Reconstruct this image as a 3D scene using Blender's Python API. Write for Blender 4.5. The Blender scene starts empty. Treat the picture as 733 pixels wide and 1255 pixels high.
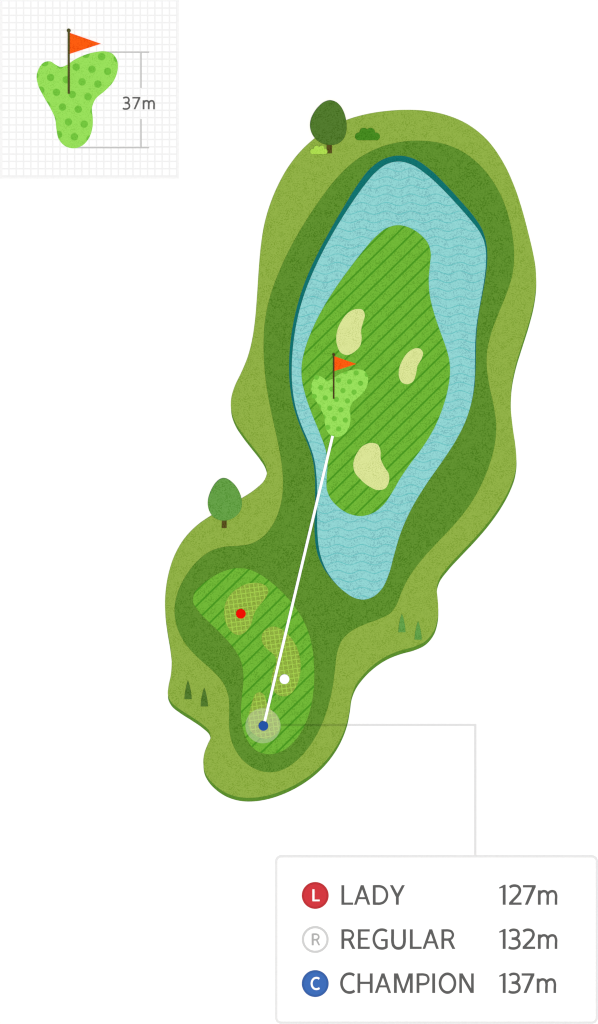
import bpy, math
from mathutils import Vector
from mathutils.geometry import tessellate_polygon
R = math.radians
S = 0.01                                   # one map unit of the drawing = 1 cm in the scene
sc = bpy.context.scene
COL = sc.collection

# ------------------------------------------------------------------ camera, sky, sun, exposure
cam_d = bpy.data.cameras.new('camera'); cam = bpy.data.objects.new('camera', cam_d); COL.objects.link(cam)
DIST = 60.0
cam.location = (3.665, -6.275, DIST); cam.rotation_euler = (0, 0, 0)
cam_d.sensor_fit = 'VERTICAL'; cam_d.sensor_height = 24.0
cam_d.lens = 24.0 * DIST / 12.55
cam_d.clip_start = 0.1; cam_d.clip_end = 3000
sc.camera = cam

ELEV, AZ = 82.0, 150.0                     # sun high, a little to the lower right of the board
w = bpy.data.worlds.new('World'); sc.world = w; w.use_nodes = True
nt = w.node_tree; nt.nodes.clear()
out = nt.nodes.new('ShaderNodeOutputWorld'); bg = nt.nodes.new('ShaderNodeBackground')
sky = nt.nodes.new('ShaderNodeTexSky'); sky.sky_type = 'NISHITA'; sky.sun_disc = False
sky.sun_elevation = R(ELEV); sky.sun_rotation = R(AZ)
bg.inputs['Strength'].default_value = 0.08
nt.links.new(sky.outputs[0], bg.inputs['Color']); nt.links.new(bg.outputs[0], out.inputs[0])
sd = bpy.data.lights.new('sun', 'SUN'); sun = bpy.data.objects.new('sun', sd); COL.objects.link(sun)
sd.energy = 3.2; sd.angle = R(0.6); sd.color = (1.0, 0.93, 0.82)
a = R(AZ); e = R(ELEV)
d = Vector((math.sin(a) * math.cos(e), math.cos(a) * math.cos(e), math.sin(e)))
sun.rotation_euler = d.to_track_quat('Z', 'Y').to_euler(); sun.location = (8, -16, 30)
vs = sc.view_settings
vs.view_transform = 'Standard'; vs.look = 'None'; vs.gamma = 1; vs.use_curve_mapping = False
vs.exposure = -0.02
sc.cycles.filter_width = 1.15
GAIN = (1.185, 1.170, 1.177)        # light on a level board, per channel (measured)

# ------------------------------------------------------------------ materials
def lin(c):
    r = []
    for v in c:
        v /= 255.0
        r.append(v / 12.92 if v <= 0.04045 else ((v + 0.055) / 1.055) ** 2.4)
    return r
def alb(c):
    """pigment that reads as sRGB c under this light"""
    if not isinstance(c, (tuple, list)): c = (c, c, c)
    return tuple(min(0.9, v / g) for v, g in zip(lin(c), GAIN)) + (1.0,)

class NB:
    """tiny node builder"""
    def __init__(s, name):
        s.m = bpy.data.materials.new(name); s.m.use_nodes = True; s.t = s.m.node_tree
        s.p = s.t.nodes['Principled BSDF']
        s.p.inputs['Roughness'].default_value = 0.95
        s.p.inputs['Specular IOR Level'].default_value = 0.0
        tc = s.t.nodes.new('ShaderNodeTexCoord'); s.co = tc.outputs['Object']
        sp = s.t.nodes.new('ShaderNodeSeparateXYZ'); s.t.links.new(s.co, sp.inputs[0])
        s.x, s.y = sp.outputs[0], sp.outputs[1]
    def put(s, sock, v):
        if isinstance(v, (int, float)): sock.default_value = v
        elif isinstance(v, tuple): sock.default_value = v
        else: s.t.links.new(v, sock)
    def f(s, op, a_, b_=0.0, c_=0.0):
        n = s.t.nodes.new('ShaderNodeMath'); n.operation = op
        for i, v in enumerate((a_, b_, c_)): s.put(n.inputs[i], v)
        return n.outputs[0]
    def noise(s, scale, detail=0.0, rough=0.5, w_=0.0, vec=None):
        n = s.t.nodes.new('ShaderNodeTexNoise'); n.noise_dimensions = '3D'
        n.inputs['Scale'].default_value = scale; n.inputs['Detail'].default_value = detail
        n.inputs['Roughness'].default_value = rough
        mp = s.t.nodes.new('ShaderNodeMapping'); mp.inputs['Location'].default_value = (w_, w_ * .7, w_ * .3)
        s.t.links.new(vec or s.co, mp.inputs[0]); s.t.links.new(mp.outputs[0], n.inputs['Vector'])
        return n.outputs[0]
    def ss(s, v, lo, hi):
        n = s.t.nodes.new('ShaderNodeMapRange'); n.interpolation_type = 'SMOOTHSTEP'
        s.put(n.inputs[0], v); n.inputs[1].default_value = lo; n.inputs[2].default_value = hi
        return n.outputs[0]
    def mix(s, fac, a_, b_):
        n = s.t.nodes.new('ShaderNodeMix'); n.data_type = 'RGBA'
        s.put(n.inputs[0], fac); s.put(n.inputs[6], a_); s.put(n.inputs[7], b_)
        return n.outputs[2]
    def grain(s, base, speck, amount=1.0, seed=0.0):
        """felt-like speckle: fine dark flecks that gather into soft patches"""
        fine = s.ss(s.noise(78.0, 0.5, 0.5, seed), 0.46, 0.66)
        patch = s.ss(s.noise(11.0, 2.0, 0.6, seed + 5), 0.34, 0.62)
        k = s.f('MULTIPLY', s.f('MULTIPLY', fine, s.f('MULTIPLY_ADD', patch, 0.75, 0.4)), amount)
        return s.mix(k, base, speck)
    def done(s, col):
        s.put(s.p.inputs['Base Color'], col); return s.m

_n = [0]
def felt(name, base, speck, amount=1.0):
    b = NB(name); _n[0] += 1
    return b.done(b.grain(alb(base), alb(speck), amount, _n[0] * 3.1))
def paint(name, c):
    b = NB(name)
    n = b.noise(40, 2, .6)
    c = alb(c); c2 = tuple(v * 0.975 for v in c[:3]) + (1.0,)
    return b.done(b.mix(b.ss(n, .45, .7), c, c2))
def mown(name, phase, pitch, slope):
    """mown turf: dark diagonal cuts.  phase, pitch in map units, y + slope*x = const"""
    b = NB(name)
    X = b.f('MULTIPLY', b.x, 100.0); Y = b.f('MULTIPLY', b.y, -100.0)
    wob = b.f('MULTIPLY_ADD', b.noise(60, 1), 1.0, -0.5)
    c = b.f('ADD', b.f('ADD', Y, b.f('MULTIPLY', X, slope)), wob)
    q = b.f('FRACT', b.f('DIVIDE', b.f('SUBTRACT', c, phase - pitch / 2), pitch))
    dd = b.f('MULTIPLY', b.f('ABSOLUTE', b.f('SUBTRACT', q, 0.5)), pitch)
    k = b.f('SUBTRACT', 1.0, b.ss(dd, 1.0, 2.0))
    g = b.grain(alb((114, 186, 56)), alb((94, 164, 42)), 1.0, 11)
    return b.done(b.mix(k, g, alb((72, 153, 32))))
def water_mat():
    b = NB('water_paint')
    X = b.f('MULTIPLY', b.x, 100.0); Y = b.f('MULTIPLY', b.y, -100.0)
    ph = b.f('MULTIPLY', b.f('SUBTRACT', X, 413.5), 2 * math.pi / 30.1)
    cs = b.f('COSINE', ph)
    c = b.f('ADD', b.f('SUBTRACT', Y, 648.4), b.f('MULTIPLY', cs, 2.0))
    q = b.f('FRACT', b.f('ADD', b.f('DIVIDE', c, 10.475), 0.5 + 100))
    dd = b.f('MULTIPLY', b.f('ABSOLUTE', b.f('SUBTRACT', q, 0.5)), 10.475)
    k = b.f('MULTIPLY', b.f('SUBTRACT', 1.0, b.ss(dd, 0.15, 0.95)),
            b.f('MULTIPLY_ADD', b.noise(9, 1, .5, 3), 0.8, 0.32))
    g = b.grain(alb((146, 215, 213)), alb((120, 188, 190)), 1.0, 23)
    return b.done(b.mix(k, g, alb((88, 190, 190))))
def dotted(name, ox, oy, c0, va, vb, r):
    b = NB(name)
    X = b.f('ADD', b.f('MULTIPLY', b.x, 100.0), ox - c0[0]); Y = b.f('ADD', b.f('MULTIPLY', b.y, -100.0), oy - c0[1])
    det = va[0] * vb[1] - va[1] * vb[0]
    u = b.f('ADD', b.f('MULTIPLY', X, vb[1] / det), b.f('MULTIPLY', Y, -vb[0] / det))
    v = b.f('ADD', b.f('MULTIPLY', X, -va[1] / det), b.f('MULTIPLY', Y, va[0] / det))
    fu = b.f('SUBTRACT', b.f('FRACT', b.f('ADD', u, 50.5)), 0.5)
    fv = b.f('SUBTRACT', b.f('FRACT', b.f('ADD', v, 50.5)), 0.5)
    dx = b.f('ADD', b.f('MULTIPLY', fu, va[0]), b.f('MULTIPLY', fv, vb[0]))
    dy = b.f('ADD', b.f('MULTIPLY', fu, va[1]), b.f('MULTIPLY', fv, vb[1]))
    dist = b.f('SQRT', b.f('ADD', b.f('MULTIPLY', dx, dx), b.f('MULTIPLY', dy, dy)))
    k = b.f('SUBTRACT', 1.0, b.ss(dist, r - 0.45, r + 0.45))
    g = b.grain(alb((154, 226, 93)), alb((136, 210, 76)), 0.9, 31)
    return b.done(b.mix(k, g, b.grain(alb((116, 200, 63)), alb((98, 180, 48)), 0.7, 37)))
def netted(name, ox, oy):
    b = NB(name)
    X = b.f('ADD', b.f('MULTIPLY', b.x, 100.0), ox); Y = b.f('ADD', b.f('MULTIPLY', b.y, -100.0), oy)
    c, s_ = math.cos(R(-8)), math.sin(R(-8))
    U = b.f('ADD', b.f('MULTIPLY', X, c), b.f('MULTIPLY', Y, s_))
    V = b.f('SUBTRACT', b.f('MULTIPLY', Y, c), b.f('MULTIPLY', X, s_))
    ks = []
    for T, off in ((U, 0.0), (V, 1.2)):
        q = b.f('FRACT', b.f('DIVIDE', b.f('ADD', T, off), 5.55))
        dd = b.f('MULTIPLY', b.f('ABSOLUTE', b.f('SUBTRACT', q, 0.5)), 5.55)
        ks.append(b.f('SUBTRACT', 1.0, b.ss(dd, 0.15, 0.8)))
    k = b.f('MULTIPLY', b.f('MAXIMUM', ks[0], ks[1]), b.f('MULTIPLY_ADD', b.noise(30, 1, .5, 2), 0.7, 0.45))
    g = b.grain(alb((145, 178, 66)), alb((127, 158, 50)), 1.0, 41)
    return b.done(b.mix(k, g, alb((172, 218, 82))))
def grid_paper():
    """printed square grid of the little card"""
    b = NB('grid_card')
    X = b.f('MULTIPLY', b.x, 100.0); Y = b.f('MULTIPLY', b.y, -100.0)
    ks = []
    for T, ph, p in ((X, 11.05, 8.94), (Y, 9.9, 8.95)):
        q = b.f('FRACT', b.f('ADD', b.f('DIVIDE', b.f('SUBTRACT', T, ph), p), 10.5))
        dd = b.f('MULTIPLY', b.f('ABSOLUTE', b.f('SUBTRACT', q, 0.5)), p)
        ks.append(b.f('SUBTRACT', 1.0, b.ss(dd, 0.55, 1.25)))
    k = b.f('MAXIMUM', ks[0], ks[1])
    return b.done(b.mix(k, alb(256), alb(241)))
def film(name, tint, haze=0.0, hcol=(1, 1, 1, 1)):
    """clear coloured film"""
    m = bpy.data.materials.new(name); m.use_nodes = True; t = m.node_tree; t.nodes.clear()
    o = t.nodes.new('ShaderNodeOutputMaterial'); tr = t.nodes.new('ShaderNodeBsdfTransparent')
    tr.inputs[0].default_value = (tint, tint, tint, 1)
    df = t.nodes.new('ShaderNodeBsdfDiffuse'); df.inputs[0].default_value = hcol
    mx = t.nodes.new('ShaderNodeMixShader'); mx.inputs[0].default_value = haze
    t.links.new(tr.outputs[0], mx.inputs[1]); t.links.new(df.outputs[0], mx.inputs[2]); t.links.new(mx.outputs[0], o.inputs[0])
    return m

M = dict(
    ground=None,
    rough=felt('light_turf', (147, 180, 73), (124, 160, 50)),
    edge=felt('bank_turf', (94, 146, 47), (82, 134, 38)),
    dark=felt('dark_turf', (98, 148, 49), (74, 126, 28), 1.1),
    bank=felt('pond_lining', (17, 117, 113), (10, 100, 100), .8),
    sand=felt('bunker_sand', (221, 231, 153), (200, 212, 130)),
    crown_dark=felt('dark_foliage', (84, 126, 48), (64, 106, 26)),
    crown_mid=felt('mid_foliage', (104, 165, 74), (80, 144, 48)),
    conifer_mid=felt('conifer_foliage', (101, 165, 76), (76, 140, 50)),
    bush_dark=felt('bush_foliage', (72, 142, 34), (56, 124, 20)),
    bush_light=felt('lime_foliage', (177, 225, 82), (158, 208, 66)),
    bark=felt('bark', (92, 82, 32), (74, 64, 18)),
    pole=felt('pole_paint', (80, 64, 32), (66, 50, 22)),
    pole2=felt('olive_pole_paint', (86, 86, 42), (70, 70, 28)),
    flag=felt('orange_cloth', (254, 94, 16), (238, 76, 6)),
    white=paint('white_enamel', 258), card=paint('white_card', 260),
    red=paint('red_enamel', (240, 14, 3)), blue=paint('blue_enamel', (36, 84, 168)),
    line=paint('white_tape', 260), grey=paint('grey_rule', 196), frame=paint('pale_grey_rim', 235),
    cardrim=paint('card_rim', 247), ink=paint('grey_ink', (97, 97, 97)),
    bred=paint('badge_red', (213, 57, 65)), bredr=paint('badge_red_rim', (195, 51, 57)),
    bblue=paint('badge_blue', (63, 110, 188)), bbluer=paint('badge_blue_rim', (57, 100, 172)),
    bgrey=paint('badge_grey', 212), lgrey=paint('letter_grey', 178),
    water=water_mat(), grid=grid_paper(),
    smoke=film('smoked_film', 0.860), milk=film('milky_film', 1.0, 0.235, (.84, .9, .58, 1)),
)

# ------------------------------------------------------------------ geometry helpers
def px(x, y, z=0.0): return (x * S, -y * S, z)
def smooth(pts, n=6, closed=True):
    """Catmull-Rom (centripetal-ish) curve through the points"""
    P = [Vector(p) for p in pts]; N = len(P); o = []
    rng = range(N) if closed else range(N - 1)
    for i in rng:
        if closed: p0, p1, p2, p3 = P[i - 1], P[i], P[(i + 1) % N], P[(i + 2) % N]
        else: p0, p1, p2, p3 = P[max(i - 1, 0)], P[i], P[i + 1], P[min(i + 2, N - 1)]
        d1 = max((p2 - p1).length, 1e-6); d0 = max((p1 - p0).length, 1e-6); d2 = max((p3 - p2).length, 1e-6)
        m1 = ((p2 - p1) / d1 * d0 + (p1 - p0) / d0 * d1) / (d0 + d1) * d1 if (p1 - p0).length > 1e-6 else (p2 - p1)
        m2 = ((p3 - p2) / d2 * d1 + (p2 - p1) / d1 * d2) / (d1 + d2) * d1 if (p3 - p2).length > 1e-6 else (p2 - p1)
        for k in range(n):
            t = k / n; t2 = t * t; t3 = t2 * t
            o.append(p1 * (2 * t3 - 3 * t2 + 1) + m1 * (t3 - 2 * t2 + t) + p2 * (-2 * t3 + 3 * t2) + m2 * (t3 - t2))
    if not closed: o.append(P[-1])
    return [(v.x, v.y) for v in o]
def relax(pts, it=2):
    """take the hand tremor out of a traced outline"""
    P = [Vector(p) for p in pts]
    for _ in range(it):
        N = len(P)
        Q = [P[i] * .5 + (P[i - 1] + P[(i + 1) % N]) * .25 for i in range(N)]
        P = [Q[i] + (Q[i] - (Q[i] * .5 + (Q[i - 1] + Q[(i + 1) % N]) * .25)) for i in range(N)]
    return [(v.x, v.y) for v in P]
def area(p): return sum(p[i - 1][0] * p[i][1] - p[i][0] * p[i - 1][1] for i in range(len(p))) / 2
def inward(p, dist):
    N = len(p); sgn = 1 if area(p) > 0 else -1; o = []
    for i in range(N):
        a_ = Vector(p[i - 1]); b_ = Vector(p[(i + 1) % N]); t = b_ - a_
        if t.length < 1e-9: o.append(p[i]); continue
        t.normalize(); o.append((p[i][0] - t.y * dist * sgn, p[i][1] + t.x * dist * sgn))
    return o
class Mesh:
    def __init__(s): s.v = []; s.f = []
    def slab(s, outline, z0, z1, bev=0.0, steps=1):
        """solid sheet from a closed outline in map units; the upper rim is rounded over bev"""
        if area(outline) > 0: outline = outline[::-1]       # map y points down
        b = bev * S; rings = [(outline, z0)]
        if bev > 0:
            rings.append((outline, z1 - b * (1 if steps == 1 else min(1, (z1 - z0) / b * .8))))
            hb = z1 - rings[-1][1]
            for k in range(1, steps + 1):
                t = math.pi / 2 * k / steps
                rings.append((inward(outline, bev * (1 - math.cos(t))), z1 - hb + hb * math.sin(t)))
        else: rings.append((outline, z1))
        n = len(outline); st = len(s.v)
        for o, z in rings: s.v += [px(x, y, z) for x, y in o]
        for r in range(len(rings) - 1):
            for i in range(n):
                j = (i + 1) % n; a0 = st + r * n; a1 = a0 + n
                s.f.append((a0 + i, a0 + j, a1 + j, a1 + i))
        top = st + (len(rings) - 1) * n
        tri = tessellate_polygon([[Vector(v) for v in s.v[top:top + n]]])
        for t in tri:
            A, B, C = (Vector(s.v[top + q]) for q in t)
            up = (B - A).cross(C - A).z
            if abs(up) < 1e-14: continue
            t = tuple(t) if up > 0 else tuple(t)[::-1]
            s.f.append(tuple(top + q for q in t)); s.f.append(tuple(st + q for q in t[::-1]))
        return s
    def ring(s, o_out, o_in, z0, z1):
        n = len(o_out); st = len(s.v)
        for o, z in ((o_out, z0), (o_out, z1), (o_in, z1), (o_in, z0)): s.v += [px(x, y, z) for x, y in o]
        for r in range(4):
            for i in range(n):
                j = (i + 1) % n; a0 = st + r * n; a1 = st + ((r + 1) % 4) * n
                s.f.append((a0 + i, a0 + j, a1 + j, a1 + i))
        return s
    def stroke(s, path, wd, z0, z1, closed=False):
        """ribbon of constant width with mitred joints"""
        P = [Vector(p) for p in path]; N = len(P); L = []; Q = []
        for i in range(N):
            a_ = P[i - 1] if (i or closed) else None; b_ = P[(i + 1) % N] if (i < N - 1 or closed) else None
            d1 = (P[i] - a_).normalized() if a_ is not None else (b_ - P[i]).normalized()
            d2 = (b_ - P[i]).normalized() if b_ is not None else d1
            t = (d1 + d2).normalized(); nrm = Vector((-t.y, t.x)); c = max(0.35, nrm.dot(Vector((-d1.y, d1.x))))
            L.append(P[i] + nrm * wd / 2 / c); Q.append(P[i] - nrm * wd / 2 / c)
        if closed: return s.ring([tuple(v) for v in L], [tuple(v) for v in Q], z0, z1)
        return s.slab([tuple(v) for v in L] + [tuple(v) for v in Q[::-1]], z0, z1)
    def build(s, name, mat, parent=None, origin=(0, 0, 0), shade=False):
        """origin in map units (x, y) + scene z; for a part it is its thing's own origin"""
        me = bpy.data.meshes.new(name); O = px(*origin)
        me.from_pydata([(v[0] - O[0], v[1] - O[1], v[2] - O[2]) for v in s.v], [], s.f)
        me.materials.append(mat); me.update()
        if shade:
            for p in me.polygons: p.use_smooth = True
        o = bpy.data.objects.new(name, me); COL.objects.link(o)
        if parent: o.parent = parent
        else: o.location = O
        return o
def tag(o, label, cat, group=None):
    o['label'] = label; o['category'] = cat
    if group: o['group'] = group
    return o
def thing(name, label, cat, origin, group=None):
    o = bpy.data.objects.new(name, None); COL.objects.link(o); o.location = px(*origin)
    o.empty_display_size = 0.1
    return tag(o, label, cat, group)
def struct(o): o['kind'] = 'structure'; return o
def circle(x, y, r, n=64): return [(x + r * math.cos(2 * math.pi * i / n), y + r * math.sin(2 * math.pi * i / n)) for i in range(n)]
def rect(x0, y0, x1, y1): return [(x0, y0), (x1, y0), (x1, y1), (x0, y1)]
def rrect(x0, y0, x1, y1, r, n=10):
    o = []
    for cx, cy, a0 in ((x1 - r, y0 + r, -90), (x1 - r, y1 - r, 0), (x0 + r, y1 - r, 90), (x0 + r, y0 + r, 180)):
        for k in range(n + 1):
            t = R(a0 + 90 * k / n); o.append((cx + r * math.cos(t), cy + r * math.sin(t)))
    return o

# ------------------------------------------------------------------ the board and the terrain sheets
b = NB('white_board')
M['ground'] = b.done(b.mix(b.ss(b.noise(30, 3, .6), .4, .8), tuple(v * 1.045 for v in alb(255)[:3]) + (1.0,), tuple(v * 1.025 for v in alb(255)[:3]) + (1.0,)))
G = 150
me = bpy.data.meshes.new('ground'); me.from_pydata([(-G, -G, 0), (G, -G, 0), (G, G, 0), (-G, G, 0)], [], [(0, 1, 2, 3)])
me.materials.append(M['ground']); go = bpy.data.objects.new('ground', me); COL.objects.link(go); struct(go)

ROUGH = [(500,134.9),(477.4,136),(452.8,139),(425,146.5),(404,157),(386,169.5),(369,185),(354.6,202.3),(340.9,226.9),(330,252.8),(323.8,277),
 (320,299.5),(316.9,331.9),(315.1,364.6),(312.7,391.9),(309,416.6),(303.7,438.6),(295.5,458.2),(287.3,473.2),(283.3,488.2),(283.8,504.6),(288,517),(297.5,531.4),
 (309.1,546.9),(318.9,559.2),(325.3,569.5),(327.1,579.6),(324,588.4),(315.3,598),(296.5,610.7),(277,621.5),(258.2,632.2),(241.8,643.7),(225.5,660),
 (213.2,681.9),(205.8,706.4),(202.8,731),(202.6,750),(204.8,770.5),(208.8,792),(210.8,811.4),(209.9,828.5),(206.2,841),(205.8,852.5),(210.3,860.8),(220,869.2),
 (235,878.4),(248.7,887.9),(256.8,896.8),(258.9,903.3),(254.2,912),(250.6,921.9),(249.3,934),(250.6,945),(255.6,952.8),(264.6,963.7),(278.2,972.6),(294.6,977),
 (311,977.5),(330,974.5),(349.1,967.7),(368.2,957.9),(387.3,944.2),(403.7,927.3),(417.4,905.7),(425.6,885),(429,866),(430.4,853),(435.2,841.8),(444.6,827.3),
 (458.2,814.5),(474.6,803.6),(491,796.3),(507.5,793.2),(521,786.6),(531.6,774.3),(536,759.5),(537.1,744),(536.4,730),(535.2,720),(538,709.6),(547.3,696),
 (566.4,675.5),(582.8,658.3),(601.9,635.9),(615.3,615.7),(625,597),(630.5,582),(632.9,567),(632.3,548.2),(628.4,525),(625.6,499),(626.9,471.8),(631.8,448),
 (639.5,422.8),(648.4,395),(654.5,370),(657.1,348.2),(656.3,326.4),(652.8,308.7),(647,284.5),(640.3,259),(631.4,231),(616.4,198.2),(597.3,170.9),(572.8,151.8),(545.5,140.4),(520,136)]
DARK = [(512.7,172.9),(495,173.8),(477.4,177.2),(455.5,184.6),(433.7,198.2),(414.6,216),(395.5,240.5),(377,267.5),(359.5,297),(343,330),(331.7,361.9),
 (325.4,389.2),(323.2,416.4),(324.2,452),(328.2,485.5),(335,515.5),(341.3,545.5),(345.5,572.5),(347,596),(343.6,621.6),(334.8,642),(322.3,658.2),(307.3,667),
 (291,669),(274.6,669.8),(258.2,675),(241.8,687.3),(228.2,705.5),(217.6,726),(214,746),(216.6,766.6),(225.5,787.5),(241.8,805.9),(260.9,821.6),(274.6,837.3),
 (280.6,855),(281,872.8),(280.4,891.9),(284.5,911),(295,928.7),(310,941.3),(329.2,946.8),(346.5,943.4),(361.9,933),(377.3,917.5),(390.3,896.9),(400.9,871),
 (407.7,843.7),(411,819.1),(413.2,799),(418.7,785),(430.9,772.7),(447.3,764.8),(466.4,758.3),(478.5,751.6),(486.5,741.5),(491.4,726.5),(501,706.9),(517.3,685),
 (539.1,661.9),(558.2,641.2),(574.8,620.7),(589,596),(600.3,568.8),(606.5,543),(608.3,521),(605.7,498.5),(599.6,474.6),(596.4,450),(597.2,430),(601.4,410.5),
 (610.5,384),(621.4,359.1),(628.2,337.3),(630,315),(628.4,289),(623,266),(615.5,243),(602.8,220),(583.7,198.2),(561.9,182.7),(537.3,174.6)]
BANK = [(488.3,190.5),(507.3,195),(524,205.2),(545.5,225.5),(564.8,247.5),(581,265.8),(590.4,280),(595.6,297),(597.3,315.5),(595.6,337.3),(591.4,360),(587,383),
 (583.9,405),(583.4,430),(582.9,453),(581,479),(577,494),(569,516),(556,540),(538,567),(519,595),(503,622),(489,653.7),(482,678.2),(475.2,705.5),(467,721),(457,730.4),(445,733.8),
 (435.5,732),(421.5,724.2),(407.5,711),(394.9,693.8),(388.4,676),(385.9,656.4),(385.4,634.6),(386.2,607.3),(386,583.7),(383.2,561.9),(377,542.8),(367.8,523.7),(359.8,499.1),
 (355.5,473),(354.4,447),(356.5,415),(362.1,383.7),(371.8,351),(385.5,318.2),(404.6,282.6),(423.3,251),(439.2,225.5),(452.8,207.6),(469.2,195.3)]
WATER = [(489,198.1),(504.6,202.1),(520.9,212.4),(542.8,232.3),(561.9,253),(577,270.8),(586.8,282.5),(592.4,294),(595.2,307),(595.5,323.7),(593,347.5),(587.6,375.3),
 (583.6,400),(582.3,420),(582,444.6),(581.5,466.4),(578.3,490.9),(570.9,515.5),(558.7,540),(540.9,567.3),(521.8,593.8),(505,621.5),(490.1,653.7),(483.2,679),
 (476.4,705.5),(468.2,721.7),(457.3,731.2),(445,734.6),(435.5,732.8),(421.9,724.9),(408.2,711.3),(397.3,694),(391.8,675.5),(389.3,656.4),(388.7,634.6),(388.9,610),
 (388,584),(385.2,562),(379.2,542.8),(369.9,523.2),(362,499.1),(358.4,473),(357.9,447),(360.2,415),(366.3,383.7),(376,352.3),(390.6,318.2),(410.5,282),(428.9,252.5),
 (447.3,226.9),(461,210.5),(474.6,201.3)]
ISLAND = [(488.2,276.2),(474.6,279.3),(461,289.4),(444.6,308.5),(425.5,333.2),(409.3,355.8),(395.4,378.6),(382,405),(373.9,427.4),(369.8,448),(370,463),(373.6,482.8),
 (381.8,507),(392.7,533),(400,553),(401.8,570),(399.8,588),(400.5,599.5),(404.6,610),(413.7,620.9),(427.3,629.7),(442.3,632.7),(457.3,629.1),(471,618),(480.6,603.8),
 (490.5,585.5),(502.5,568),(518.3,548.4),(531.9,526.2),(542.8,499.1),(549.4,475),(551.5,455.5),(550.3,440),(546.7,426),(540.1,408.3),(531.9,383.7),(526.5,362),(525.2,342.8),
 (526.9,324),(528.2,309.5),(525.1,299.1),(515.5,287.9),(502.2,279)]
TEE = [(291.5,696.2),(276.4,698.8),(260.1,707),(246.2,718),(238,727.5),(236.6,736.8),(241.9,747.3),(255.5,762),(274,779.5),(287,795),(296,812),(299,829),
 (296.4,851),(294.8,872.8),(297.4,891.9),(304.4,909.5),(315,920.7),(330,924.4),(346.4,920.3),(360.2,909.3),(372.3,891.5),(380.5,869.5),(384.2,845.5),(385.2,822),
 (383.3,797),(378.4,775.4),(369.2,755.4),(355.2,735),(336.7,717.1),(318.8,703.7),(304.8,697.8)]
rough_o = smooth(relax(ROUGH), 5)
Mesh().slab([(x + .2, y + 4.6) for x, y in rough_o], 0, .008, .15).build('grass_bank', M['edge'])
struct(COL.objects['grass_bank'])
struct(Mesh().slab(rough_o, .0085, .016, .2).build('rough_grass', M['rough']))
struct(Mesh().slab(smooth(relax(DARK), 5), .0165, .022, .2).build('dark_rough', M['dark']))
struct(Mesh().slab(smooth(relax(BANK), 5), .0225, .026, .1).build('pond_bank', M['bank']))
struct(Mesh().slab(smooth(relax(WATER), 5), .0265, .030, .1).build('pond_water', M['water']))
struct(Mesh().slab(smooth(relax(ISLAND), 6), .0305, .037, .2).build('island_fairway', mown('mown_turf', 763.2, 18.4, 0.98)))
struct(Mesh().slab(smooth(relax(TEE), 6), .0225, .029, .2).build('tee_fairway', mown('mown_tee_turf', 1050.7, 18.38, 0.975)))

# ------------------------------------------------------------------ sand bunkers
BUNK = [
 ([(437.8,378.8),(428.2,382.3),(418.7,393.2),(412.7,408.3),(413.2,423.3),(418,432.6),(425.5,435.3),(435,430.8),(441.6,423.3),(443.2,415.1),(442.6,405.5),(445.1,394.6),(447.1,386.4),(444.5,380)],
  'upper left cream sand bunker, just above the orange flag on the island'),
 ([(510.1,426.8),(501.9,430.4),(493.7,440.5),(489,452.7),(489.1,462.3),(492.3,468.6),(499.2,471),(506,467.7),(509.5,459.6),(511.6,448.7),(516.9,439.1),(518.3,432.3),(515.3,427.8)],
  'smallest cream sand bunker, slim and leaning, near the right shore of the island'),
 ([(455.5,542.8),(445.9,545.8),(436.6,557),(433,568.7),(434.6,578.3),(441.9,587.6),(452.8,596.4),(463.7,600.7),(471.9,598.7),(476.6,590.5),(476.4,581),(470.5,571.4),(466.6,561.9),(466.2,552.3),(463,545)],
  'largest cream sand bunker, at the lower end of the island fairway')]
for pts, lab in BUNK:
    c = (sum(p[0] for p in pts) / len(pts), sum(p[1] for p in pts) / len(pts), .0375)
    tag(Mesh().slab(smooth(pts, 6), .0375, .040, .15).build('sand_bunker', M['sand'], origin=c), lab, 'bunker', 'sand bunkers on the island fairway')

# ------------------------------------------------------------------ putting greens
GREEN = [(x / 3.332, y / 3.332) for x, y in [(430,210),(390,213),(340,227),(300,247),(272,266),(248,274),(227,264),(205,251),(180,255),(160,278),(150,310),(156,348),(177,392),
 (205,440),(225,484),(231,530),(240,568),(265,596),(300,606),(336,595),(363,565),(378,520),(379,480),(376,442),(388,408),(430,370),(462,335),(480,290),(478,245),(460,220)]]
def m2(p): return (393.2 + .703 * (p[0] - 62.1), 475.1 + .697 * (p[1] - 95.1))
VA, VB = (13.57, 1.85), (5.5, 12.65)
mini = smooth([m2(p) for p in smooth(GREEN, 6)], 3)
cen = [(393.2 + VA[0] * i + VB[0] * j, 475.1 + VA[1] * i + VB[1] * j) for i in range(-6, 8) for j in range(-5, 7)]
def inside(c):
    n = 0
    for i in range(len(mini)):
        (x0, y0), (x1, y1) = mini[i - 1], mini[i]
        if (y0 > c[1]) != (y1 > c[1]) and c[0] < x0 + (c[1] - y0) / (y1 - y0) * (x1 - x0): n += 1
    return n % 2 == 1
bumped = []
for p in mini:
    q = Vector(p)
    for c in cen:
        v = q - Vector(c)
        if 0.3 < v.length < 3.1 and inside(c): q = Vector(c) + v.normalized() * 3.1
    bumped.append(tuple(q))
og = (413, 495, .0375)
tag(Mesh().slab(bumped, .0375, .041, .1).build('putting_green', dotted('spotted_turf', og[0], og[1], (393.2, 475.1), VA, VB, 3.2), origin=og),
    'small spotted light green putting green on the pond island, under the orange flag', 'putting green', 'spotted putting greens')

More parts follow.
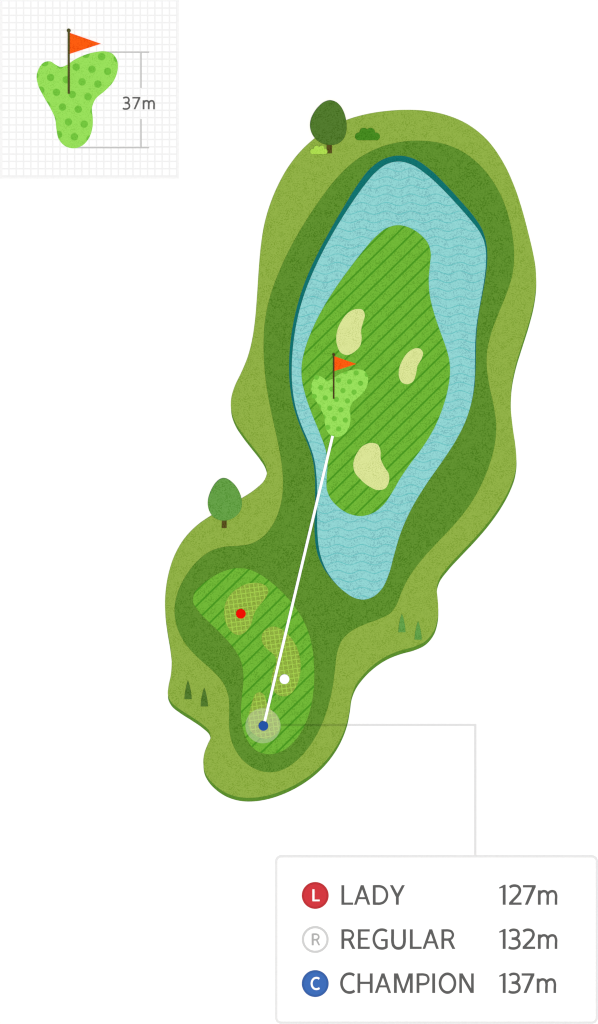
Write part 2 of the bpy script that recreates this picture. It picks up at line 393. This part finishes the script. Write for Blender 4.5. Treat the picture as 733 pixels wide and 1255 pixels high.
# ------------------------------------------------------------------ netted tee mats
MATS = [
 ([(311.3,714.2),(303.7,715.2),(294.9,718.8),(286.2,724.9),(279.3,732.9),(275.5,742.6),(275,752.4),(276.9,763.3),(281.6,771.5),(287.3,776.7),(292.7,778.2),(298.4,776.2),
   (304.7,770.4),(308.4,763.3),(310.6,754.6),(315.1,745.8),(322.2,737.1),(327.5,729.3),(328.8,722.9),(325.7,717.9),(319.5,714.9)], 'olive netted tee mat under the red marker, highest of the three mats'),
 ([(335.8,767.8),(329.9,768.9),(324.3,772.6),(321.1,778.1),(320.8,784.4),(323.3,790.8),(329.1,797),(335.3,802),(338.5,807.2),(338,813.8),(334.9,822.1),(332.9,830.7),(332.5,837.4),
   (334,844),(337.7,849.4),(343.4,852.8),(350.1,853.2),(356.8,849.8),(362.1,843.1),(366.4,832.6),(368.3,821.1),(368.2,810.6),(366.3,800.1),(362.1,789.8),(356,780.7),(350.1,774.6),(343.4,770)],
  'long bean-shaped olive netted tee mat under the white marker'),
 ([(318.6,848.2),(313.4,850.3),(309.9,857.5),(307.1,867.3),(304.6,878.2),(304.2,886.9),(306.6,894.6),(312.2,900.3),(319.7,904.4),(327.3,905.2),(334.9,902.2),(340.6,897),(343,890.2),
   (342.2,883.3),(338.2,876),(331.9,869),(327,860.7),(323.3,850.9)], 'olive netted tee mat under the blue marker and its milky disc')]
for pts, lab in MATS:
    c = (sum(p[0] for p in pts) / len(pts), sum(p[1] for p in pts) / len(pts), .0295)
    tag(Mesh().slab(smooth(pts, 6), .0295, .032, .1).build('tee_mat', netted('netted_mat', c[0], c[1]), origin=c), lab, 'tee mat', 'netted tee mats on the lower fairway')

# milky disc, shot line, callout line
o = (322.4, 889.3, .0324)
m = Mesh(); m.v = [px(x, y, .0328) for x, y in circle(*o[:2], 21.5, 96)]; m.f = [tuple(range(96))[::-1]]
tag(m.build('halo_disc', M['milk'], origin=o), 'see-through milky white disc around the blue tee marker', 'disc')
p1, p2 = Vector((407.7, 534.3)), Vector((324.3, 884.6))
o = (366, 709, .042)
tag(Mesh().stroke([tuple(p1), tuple(p2)], 3.3, .042, .050).build('shot_line', M['line'], origin=o),
    'long straight white line running from the blue tee marker up to the green', 'line')
def film_band(profile, y0, y1):
    """film laid over the steps of the terrain: profile = [(x, z), ...]"""
    m = Mesh()
    for x, z in profile: m.v += [px(x, y0, z), px(x, y1, z)]
    for i in range(len(profile) - 1): m.f.append((2 * i, 2 * i + 1, 2 * i + 3, 2 * i + 2))
    return m
g = .0004
xs = [(344, .029 + g), (371.5, .029 + g), (371.9, .029 + g)]
t = thing('callout_line', 'thin pale grey bent line from the milky disc to the legend board', 'line', (582.5, 888.5, 0))
prof = [(343.9, .0292), (374.9, .0292), (375.2, .0224), (395.3, .0224), (395.6, .0164), (425.3, .0164), (425.6, .0084), (426.6, .0084), (426.9, .0006), (584.0, .0006)]
film_band(prof, 887.0, 889.9).build('level_strip', M['smoke'], t, (582.5, 888.5, 0))
m = Mesh(); m.v = [px(581.1, 889.9, .0006), px(581.1, 1047.9, .0006), px(584.0, 1047.9, .0006), px(584.0, 889.9, .0006)]; m.f = [(0, 1, 2, 3)]
m.build('upright_strip', M['smoke'], t, (582.5, 888.5, 0))

# tee markers
for x, y, k, z, lab in ((295.3, 752.1, 'red', .0325, 'round bright red tee marker on the highest netted mat'),
                     (348.7, 832.2, 'white', .0325, 'round white tee marker on the long bean-shaped mat'),
                     (322.9, 889.4, 'blue', .0336, 'round blue tee marker at the foot of the white line')):
    tag(Mesh().slab(circle(x, y, 6.05, 64), z, z + .022, .7, 3).build('tee_marker', M[k], origin=(x, y, z)), lab, 'tee marker', 'round tee markers')

# ------------------------------------------------------------------ flags
def flag(x, ytop, ybot, wd, rk, tri, z, lab, pm):
    t = thing('golf_flag', lab, 'flag', (x, ybot, z), 'orange pin flags')
    Mesh().slab(rect(x - wd / 2, ytop + rk * .6, x + wd / 2, ybot), z, z + wd * S * .5, wd * .08).build('pole', pm, t, (x, ybot, z))
    Mesh().slab(circle(x, ytop, rk, 32), z, z + wd * S * .7, rk * .15, 2).build('knob', pm, t, (x, ybot, z))
    Mesh().slab(tri, z + .002, z + .002 + wd * S * .35).build('pennant', M['flag'], t, (x, ybot, z))
flag(409.0, 434.7, 488.9, 2.05, 1.85, [(409.9, 436.8), (436.6, 446.2), (409.9, 454.9)], .0415, 'small orange pennant on a brown pole, planted in the island green', M['pole'])

# ------------------------------------------------------------------ trees, bushes, conifers
def egg(pts, ox, oy, k): return smooth(relax([(ox + x / k, oy + y / k) for x, y in pts]), 6)
def tree(crown, tr, foot, mat, lab):
    z = .0165
    t = thing('round_tree', lab, 'tree', (foot[0], foot[1], z), 'egg-shaped trees')
    Mesh().slab(rect(*tr), z, z + .018, .2).build('trunk', M['bark'], t, (foot[0], foot[1], z))
    Mesh().slab(crown, z + .003, z + .026, .8, 3).build('crown', mat, t, (foot[0], foot[1], z), True)
tree(egg([(252,95),(200,110),(150,152),(105,213),(80,270),(74,325),(85,385),(115,435),(160,472),(215,494),(270,498),(325,485),(370,450),(395,400),(403,330),(395,260),(375,195),(345,145),(303,107)], 370, 110, 7.33),
     (400.4, 176.5, 406.9, 188.1), (403.6, 188.1), M['crown_dark'], 'dark green egg-shaped tree at the upper left rim of the course')
tree(egg([(350,75),(298,88),(243,135),(190,215),(150,300),(125,385),(120,460),(132,540),(165,610),(215,665),(280,698),(350,708),(430,700),(505,670),(572,612),(615,545),(632,470),(625,385),(600,300),(560,220),(500,145),(430,95),(390,79)], 245, 580, 12.217),
     (271.9, 636, 277.9, 647.3), (274.9, 647.3), M['crown_mid'], 'mid green egg-shaped tree at the waist of the course, left edge')
def bush(circs, base, mat, z, lab, ox=370, oy=110, k=7.33):
    C = [(ox + x / k, oy + y / k, r / k) for x, y, r in circs]; yb = oy + base / k
    x0 = min(c[0] - c[2] for c in C); x1 = max(c[0] + c[2] for c in C); N = 90
    up, lo = [], []
    for i in range(N + 1):
        x = x0 + (x1 - x0) * (0.5 - 0.5 * math.cos(math.pi * i / N))
        ys = [(c[1] - math.sqrt(max(0, c[2] ** 2 - (x - c[0]) ** 2)), c[1] + math.sqrt(max(0, c[2] ** 2 - (x - c[0]) ** 2))) for c in C if abs(x - c[0]) <= c[2] + 1e-9]
        top = min(a_ for a_, _ in ys); bot = yb
        if x < C[0][0]: bot = min(yb, max(b_ for _, b_ in ys))
        if x > C[1][0]: bot = min(yb, max(b_ for _, b_ in ys))
        up.append((x, top)); lo.append((x, bot))
    ol = up + lo[::-1][1:-1]
    cx = (x0 + x1) / 2
    tag(Mesh().slab(ol, z, z + .02, .35, 2).build('bush', mat, origin=(cx, yb, z)), lab, 'bush', 'scalloped bushes')
bush([(512,421,35),(667,421,35),(557,384,40),(617,384,40)], 455, M['bush_dark'], .0165, 'dark green scalloped bush on the light rough, right of the dark tree')
bush([(99,557,25),(205,557,25),(132,531,26),(177,529,25)], 581, M['bush_light'], .0420, 'small lime green scalloped bush at the foot of the dark tree')
def conifer(ax, ay, bx0, bx1, by, mat, lab):
    h = by - ay; L, Rr = bx0, bx1
    ol = smooth([(ax, ay), (ax - (ax - L) * .36, ay + h * .2), (ax - (ax - L) * .66, ay + h * .46), (ax - (ax - L) * .88, ay + h * .7), (L, by)], 5, False) \
       + smooth([(Rr, by), (ax + (Rr - ax) * .88, ay + h * .7), (ax + (Rr - ax) * .66, ay + h * .46), (ax + (Rr - ax) * .36, ay + h * .2), (ax, ay)], 5, False)[:-1]
    tag(Mesh().slab(ol, .0165, .030, .15).build('conifer', mat, origin=((L + Rr) / 2, by, .0165)), lab, 'conifer', 'little pointed conifers')
k = 14.66
conifer(220 + 153.5/k, 820 + 200/k, 220 + 90/k, 220 + 222/k, 820 + 541/k, M['crown_dark'], 'dark green pointed conifer, left one of the pair at the lower left')
conifer(220 + 447/k, 820 + 332/k, 220 + 380/k, 220 + 514/k, 820 + 671/k, M['crown_dark'], 'dark green pointed conifer, right one of the pair at the lower left')
conifer(480 + 184/k, 740 + 175/k, 480 + 119/k, 480 + 251/k, 740 + 512/k, M['conifer_mid'], 'bluish green pointed conifer, left one of the pair below the pond')
conifer(480 + 476/k, 740 + 308/k, 480 + 410/k, 480 + 542/k, 740 + 643/k, M['conifer_mid'], 'bluish green pointed conifer, right one of the pair below the pond')

# ------------------------------------------------------------------ lettering, drawn stroke by stroke
Q = 'q'                                    # (kind, width, points): L straight, C curved, P filled polygon, O closed curve
def ellipse(cx, cy, rx, ry, n=40): return [(cx + rx * math.cos(2 * math.pi * i / n), cy + ry * math.sin(2 * math.pi * i / n)) for i in range(n)]
V = lambda x, w=25: ('L', w, [(x, 0), (x, 176)])
H = lambda y, x0, x1, w=20: ('L', w, [(x0, y), (x1, y)])
arch = lambda x: ('C', 22, [(x, 84), (x + 14, 64), (x + 40, 54), (x + 62, 60), (x + 75, 88), (x + 75, 132), (x + 75, 176)])
GL = {
 'L': [V(12), H(166, 0, 105)],
 'A': [('P', 0, [(0, 176), (24, 176), (87, 0), (61, 0)]), ('P', 0, [(147, 176), (122, 176), (60, 0), (87, 0)]), H(117, 35, 112, 18)],
 'D': [V(12), ('C', 22, [(12, 10), (36, 10), (60, 10), (92, 20), (117, 47), (127, 88), (117, 129), (92, 156), (60, 166), (36, 166), (12, 166)])],
 'Y': [('P', 0, [(0, 0), (28, 0), (80, 100), (80, 112), (55, 108)]), ('P', 0, [(135, 0), (109, 0), (55, 100), (55, 112), (80, 108)]), ('L', 25, [(67.5, 102), (67.5, 176)])],
 'R': [V(12), ('C', 21, [(12, 10), (34, 10), (58, 10), (88, 19), (103, 50), (88, 82), (58, 92), (34, 92), (12, 92)]), ('P', 0, [(56, 96), (82, 90), (125, 176), (97, 176)])],
 'E': [V(12), H(10, 0, 106), H(85, 0, 88, 18), H(166, 0, 106)],
 'G': [('C', 23, [(131, 18), (108, 6), (82, 3), (50, 12), (24, 42), (13, 88), (24, 134), (48, 163), (82, 172), (108, 169), (127, 160)]), ('L', 23, [(126.5, 88), (126.5, 166)]), H(97, 78, 138, 19)],
 'U': [('C', 25, [(12, 0), (12, 60), (12, 112), (20, 146), (38, 165), (65, 171), (92, 165), (110, 146), (118, 112), (118, 60), (118, 0)])],
 'C': [('C', 24, [(128, 18), (106, 6), (82, 3), (50, 12), (24, 42), (13, 88), (24, 134), (50, 163), (82, 172), (106, 169), (131, 156)])],
 'H': [V(12), V(123), H(85, 0, 135)],
 'M': [V(12), V(155), ('P', 0, [(10, 0), (36, 0), (95, 176), (73, 176)]), ('P', 0, [(157, 0), (131, 0), (73, 176), (95, 176)])],
 'P': [V(12), ('C', 21, [(12, 10), (34, 10), (60, 10), (92, 20), (106, 52), (92, 87), (60, 97), (34, 97), (12, 97)])],
 'I': [V(12)],
 'O': [('O', 24, ellipse(79, 88, 67, 84))],
 'N': [V(12, 23), V(118, 23), ('P', 0, [(0, 0), (30, 0), (130, 176), (101, 176)])],
 '1': [('L', 25, [(46.5, 0), (46.5, 176)]), ('P', 0, [(0, 21), (46, -4), (59, -4), (59, 12), (36, 22), (3, 31)])],
 '2': [('C', 23, [(5, 19), (28, 7), (54, 4), (84, 14), (98, 42), (90, 74), (68, 103), (38, 134), (12, 162)]), H(166, 0, 113)],
 '3': [('C', 22, [(10, 18), (32, 6), (55, 4), (82, 14), (93, 42), (83, 70), (60, 82), (30, 83)]), ('C', 22, [(30, 83), (62, 86), (91, 100), (101, 128), (92, 154), (68, 169), (42, 172), (20, 169), (4, 160)])],
 '7': [H(10, 0, 115), ('P', 0, [(86, 10), (115, 2), (115, 16), (44, 176), (17, 176)])],
 'm': [('L', 24, [(12, 46), (12, 176)]), arch(12), arch(87)],
}
def glyphs(text, x0, y0, k, z, bold=1.0):
    """text = [(char, x in glyph units)], k = map units per glyph unit"""
    m = Mesh(); i = 0
    for ch, gx in text:
        for kind, wd, pts in GL[ch]:
            top = z + .0016 + (i % 7) * .0002; i += 1
            T = lambda P: [(x0 + (gx + x) * k, y0 + y * k) for x, y in P]
            if kind == 'P': m.slab(T(pts), z, top)
            elif kind == 'L': m.stroke(T(pts), wd * k * bold, z, top)
            elif kind == 'C': m.stroke(T(smooth(pts, 5, False)), wd * k * bold, z, top)
            else: m.stroke(T(pts), wd * k * bold, z, top, True)
    return m

# ------------------------------------------------------------------ the little card with the green's length
t = thing('grid_card', 'white square card with a faint grey grid, in the upper left corner', 'card', (109.5, 109, 0))
oc = (109.5, 109, 0)
Mesh().slab(rect(2.2, 1.2, 217.4, 216.9), .0006, .0040).build('sheet', M['grid'], t, oc)
COL.objects['sheet'].data.transform(__import__('mathutils').Matrix.Translation(px(109.5, 109, 0)))
COL.objects['sheet'].location = [-v for v in px(109.5, 109, 0)]
Mesh().ring(rect(-.5, -.8, 219.6, 219.1), rect(2.5, 1.6, 217.2, 216.6), .0002, .0043).build('rim', M['cardrim'], t, oc)
t = thing('length_scale', 'grey dimension lines reading 37m beside the spotted green on the grid card', 'dimension mark', (172.9, 122, .0045))
ot = (172.9, 122, .0045)
Mesh().slab(rect(128, 63.1, 182.9, 64.9), .0045, .0060).build('end_line', M['grey'], t, ot)
Mesh().slab(rect(92, 180.1, 182.9, 181.9), .0045, .0060).build('end_line', M['grey'], t, ot)
Mesh().slab(rect(172.0, 64.9, 173.8, 107.8), .0045, .0060).build('span_line', M['grey'], t, ot)
Mesh().slab(rect(172.0, 145.9, 173.8, 180.1), .0045, .0060).build('span_line', M['grey'], t, ot)
kk = .0853
glyphs([('3', 0), ('7', 12.1 / kk), ('m', 24.8 / kk)], 150.2, 119.0, kk, .0045, 1.14).build('length_text', M['ink'], t, ot)
og = (95, 120, .0065)
tag(Mesh().slab(smooth(GREEN, 7), .0065, .0125, .15).build('putting_green', dotted('spotted_turf_large', og[0], og[1], (62.1, 95.1), (19.3, 2.67), (7.29, 18.16), 4.55), origin=og),
    'larger spotted light green putting green lying on the grid card', 'putting green', 'spotted putting greens')
flag(84.4, 37.6, 115.0, 2.75, 2.5, [(85.8, 40.4), (123.9, 53.8), (85.8, 66.2)], .013, 'large orange pennant on an olive pole, on the grid card', M['pole2'])

# ------------------------------------------------------------------ the legend board
ol = (535, 1151.5, 0)
t = thing('legend_board', 'white rounded board listing LADY 127m, REGULAR 132m and CHAMPION 137m', 'sign', ol)
Mesh().slab(rrect(338.6, 1049.5, 731.4, 1253.4, 6), .0005, .0060).build('board', M['card'], t, ol)
Mesh().ring(rrect(337.2, 1048.1, 732.9, 1254.9, 7.5), rrect(340.1, 1051.0, 730.0, 1251.9, 4.8), .0005, .0075).build('rim', M['frame'], t, ol)
U_ = 1 / 7.33
rows = [
 (1084.8, [('L', 63), ('A', 175), ('D', 345), ('Y', 497)], [('1', 85), ('2', 175), ('7', 300), ('m', 435)], 1097.4, 'bred', 'bredr', 'white', 'L', 383.2, 1089.9, 'red badge with a white L'),
 (1138.9, [('R', 63), ('E', 211), ('G', 340), ('U', 510), ('L', 678), ('A', 791), ('R', 961)], [('1', 85), ('3', 168), ('2', 297), ('m', 435)], 1151.4, 'white', 'bgrey', 'lgrey', 'R', 382.3, 1144.1, 'white badge with a grey ring and grey R'),
 (1192.9, [('C', 50), ('H', 207), ('A', 362), ('M', 535), ('P', 738), ('I', 879), ('O', 936), ('N', 1121)], [('1', 85), ('3', 168), ('7', 288), ('m', 424)], 1205.4, 'bblue', 'bbluer', 'white', 'C', 380.9, 1198.1, 'blue badge with a white C'),
]
for top, nm, num, cy, fill, rim, ltr, ch, lx, ly, lab in rows:
    glyphs(nm, 410, top, U_, .0062, 1.04).build('tee_name', M['ink'], t, ol)
    glyphs(num, 600, top, U_, .0062, 1.06).build('tee_distance', M['ink'], t, ol)
    bd = Mesh().slab(circle(386.4, cy, 14.0, 72), .0062, .0080).build('badge', M[fill], t, ol); bd['label'] = lab
    Mesh().ring(circle(386.4, cy, 16.5, 72), circle(386.4, cy, 13.7, 72), .0062, .0084).build('badge_ring', M[rim], bd, ol)
    glyphs([(ch, 0)], lx, ly, U_ * .6, .0082, 1.25).build('letter', M[ltr], bd, ol)
